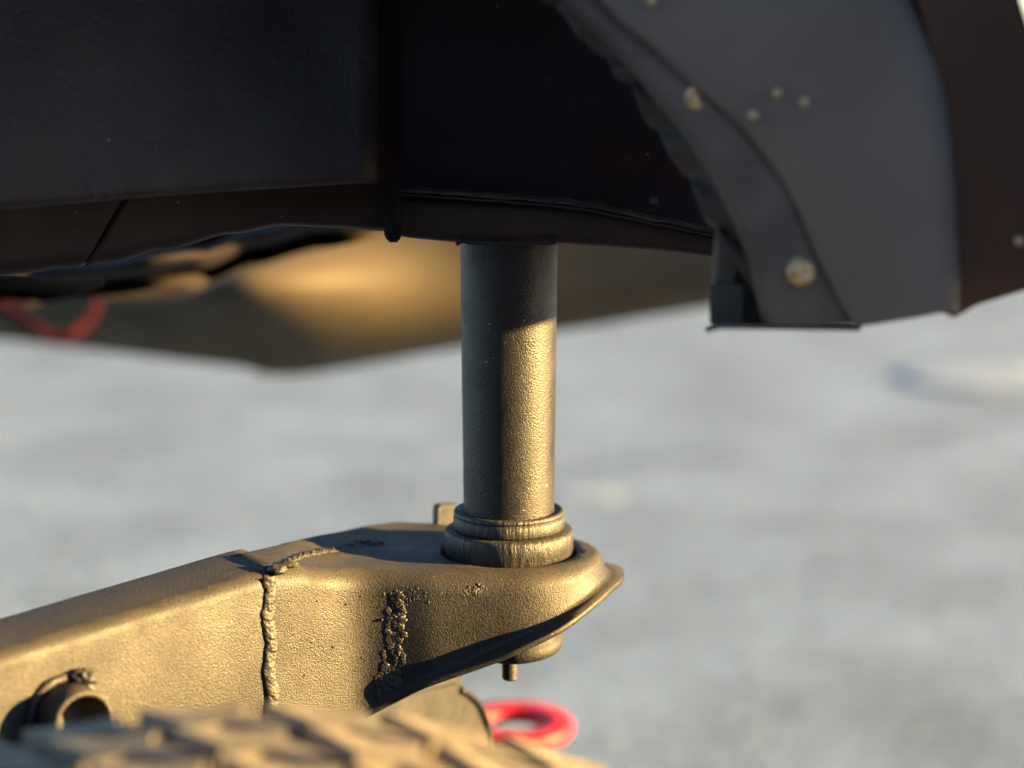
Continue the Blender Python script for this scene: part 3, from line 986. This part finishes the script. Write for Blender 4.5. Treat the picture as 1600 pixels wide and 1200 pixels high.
bms = [block_mesh('tread_block', .0395, .0510, .0125, s, 0) for s in range(3)] + [block_mesh('tread_block', .038, .0490, .0118, 8, .06), block_mesh('tread_block', .038, .0490, .0118, 8, -.06)]
NB = 50
a0 = Vector((0, 0, 1)); b0 = axd.cross(a0)
for ri, yy in enumerate(ROWSY):
    for k in range(NB):
        th = 2 * math.pi * (k + (.5 if ri % 2 else 0) + .03 * math.sin(ri * 3 + k)) / NB
        rad = a0 * math.cos(th) + b0 * math.sin(th); tan = (b0 * math.cos(th) - a0 * math.sin(th))
        me = bms[3] if ri == 5 else bms[4] if ri == 0 else bms[(k + ri) % 3]
        o = bpy.data.objects.new('tread_block', me); scene.collection.objects.link(o); o.parent = tyre
        base_r = (.3875 if abs(yy) < .08 else .3855) * TK
        mat = Matrix((axd, tan, rad)).transposed().to_4x4() @ Matrix.Rotation(random.uniform(-.05, .05), 4, 'Z')
        mat.translation = cc + axd * yy + rad * base_r - TYO
        o.matrix_local = mat

# ------------------------------------------------------------------ red ring
def ground_pt(u, v, z=0.0):
    d = P(u, v, 1.0) - Vector((0, 0, ZC)); return Vector((0, 0, ZC)) + d * ((z - ZC) / d.z)
rc = P(801, 1124, 1.80)
RO, RI, RHT = .0555, .0285, .014
RB = Vector((rc.x - .05, rc.y + .01, 0))
rr_t = thing('red_ring', 'thick flat red ring behind the control arm, partly hidden by the tyre', 'ring', RB)
prof = [(RI, -RHT + .002), (RI, -.002), (RI + .002, 0), (RO - .003, 0), (RO, -.003), (RO, -RHT + .003), (RO - .003, -RHT), (RI + .002, -RHT)]
V, F = lathe_open(prof + [prof[0]], rc, 72)
mesh('ring', V, F, M['red'], rr_t, RB)
V, F = lathe([(0, 0), (.075, 0), (.075, .008), (.02, .016), (.009, .03), (.009, rc.z - .006), (0, rc.z - .006)], RB, 32)
mesh('post', V, F, M['black'], rr_t, RB)
# pale stones
for j, (u, v, r, lab) in enumerate([(1540, 592, .24, 'large pale flat stone at the far right on the pavement'), (912, 772, .085, 'pale stone on the pavement just right of the tube'), (815, 1136, .05, 'small pale stone seen through the red ring')]):
    c = ground_pt(u, v); bm = bmesh.new(); bmesh.ops.create_icosphere(bm, subdivisions=3, radius=1)
    for vv in bm.verts:
        k = 1 + .25 * fbm(vv.co + Vector((j * 5, 0, 0)), 1.4, 3)
        vv.co = Vector((vv.co.x * 1.2, vv.co.y, min(max(vv.co.z, -.4), .35) * .05)) * (r * k)
    me = bpy.data.meshes.new('stone'); bm.to_mesh(me); bm.free()
    o = link('stone', me, M['pale']); o.location = c + Vector((0, 0, r * .02)); tag(o, lab, 'stone')

# fine pale grit strewn over the pavement (nobody could count it)
rnd = random.Random(21)
GV, GF = [], []
for k in range(6500):
    y = 2.6 + 9.5 * rnd.random() ** 1.3; x = rnd.uniform(-.32, .34) * y * 1.15
    r = .003 + .004 * rnd.random() ** 3
    b_ = len(GV); a0_ = rnd.random() * 6.28
    for q in range(5):
        a_ = a0_ + q * 1.2566
        GV.append((x + r * math.cos(a_) * rnd.uniform(.7, 1.2), y + r * math.sin(a_) * rnd.uniform(.7, 1.2), -.001))
    for q in range(5):
        a_ = a0_ + .4 + q * 1.2566
        GV.append((x + .6 * r * math.cos(a_), y + .6 * r * math.sin(a_), r * rnd.uniform(.6, 1.0)))
    for q in range(5):
        GF.append((b_ + q, b_ + (q + 1) % 5, b_ + 5 + (q + 1) % 5, b_ + 5 + q))
    GF.append(tuple(b_ + 5 + q for q in range(5)))
gr = mesh('grit', GV, GF, M['grit'], smooth=False)
gr['kind'] = 'stuff'; gr['label'] = 'fine pale grit scattered over the grey pavement'; gr['category'] = 'grit'
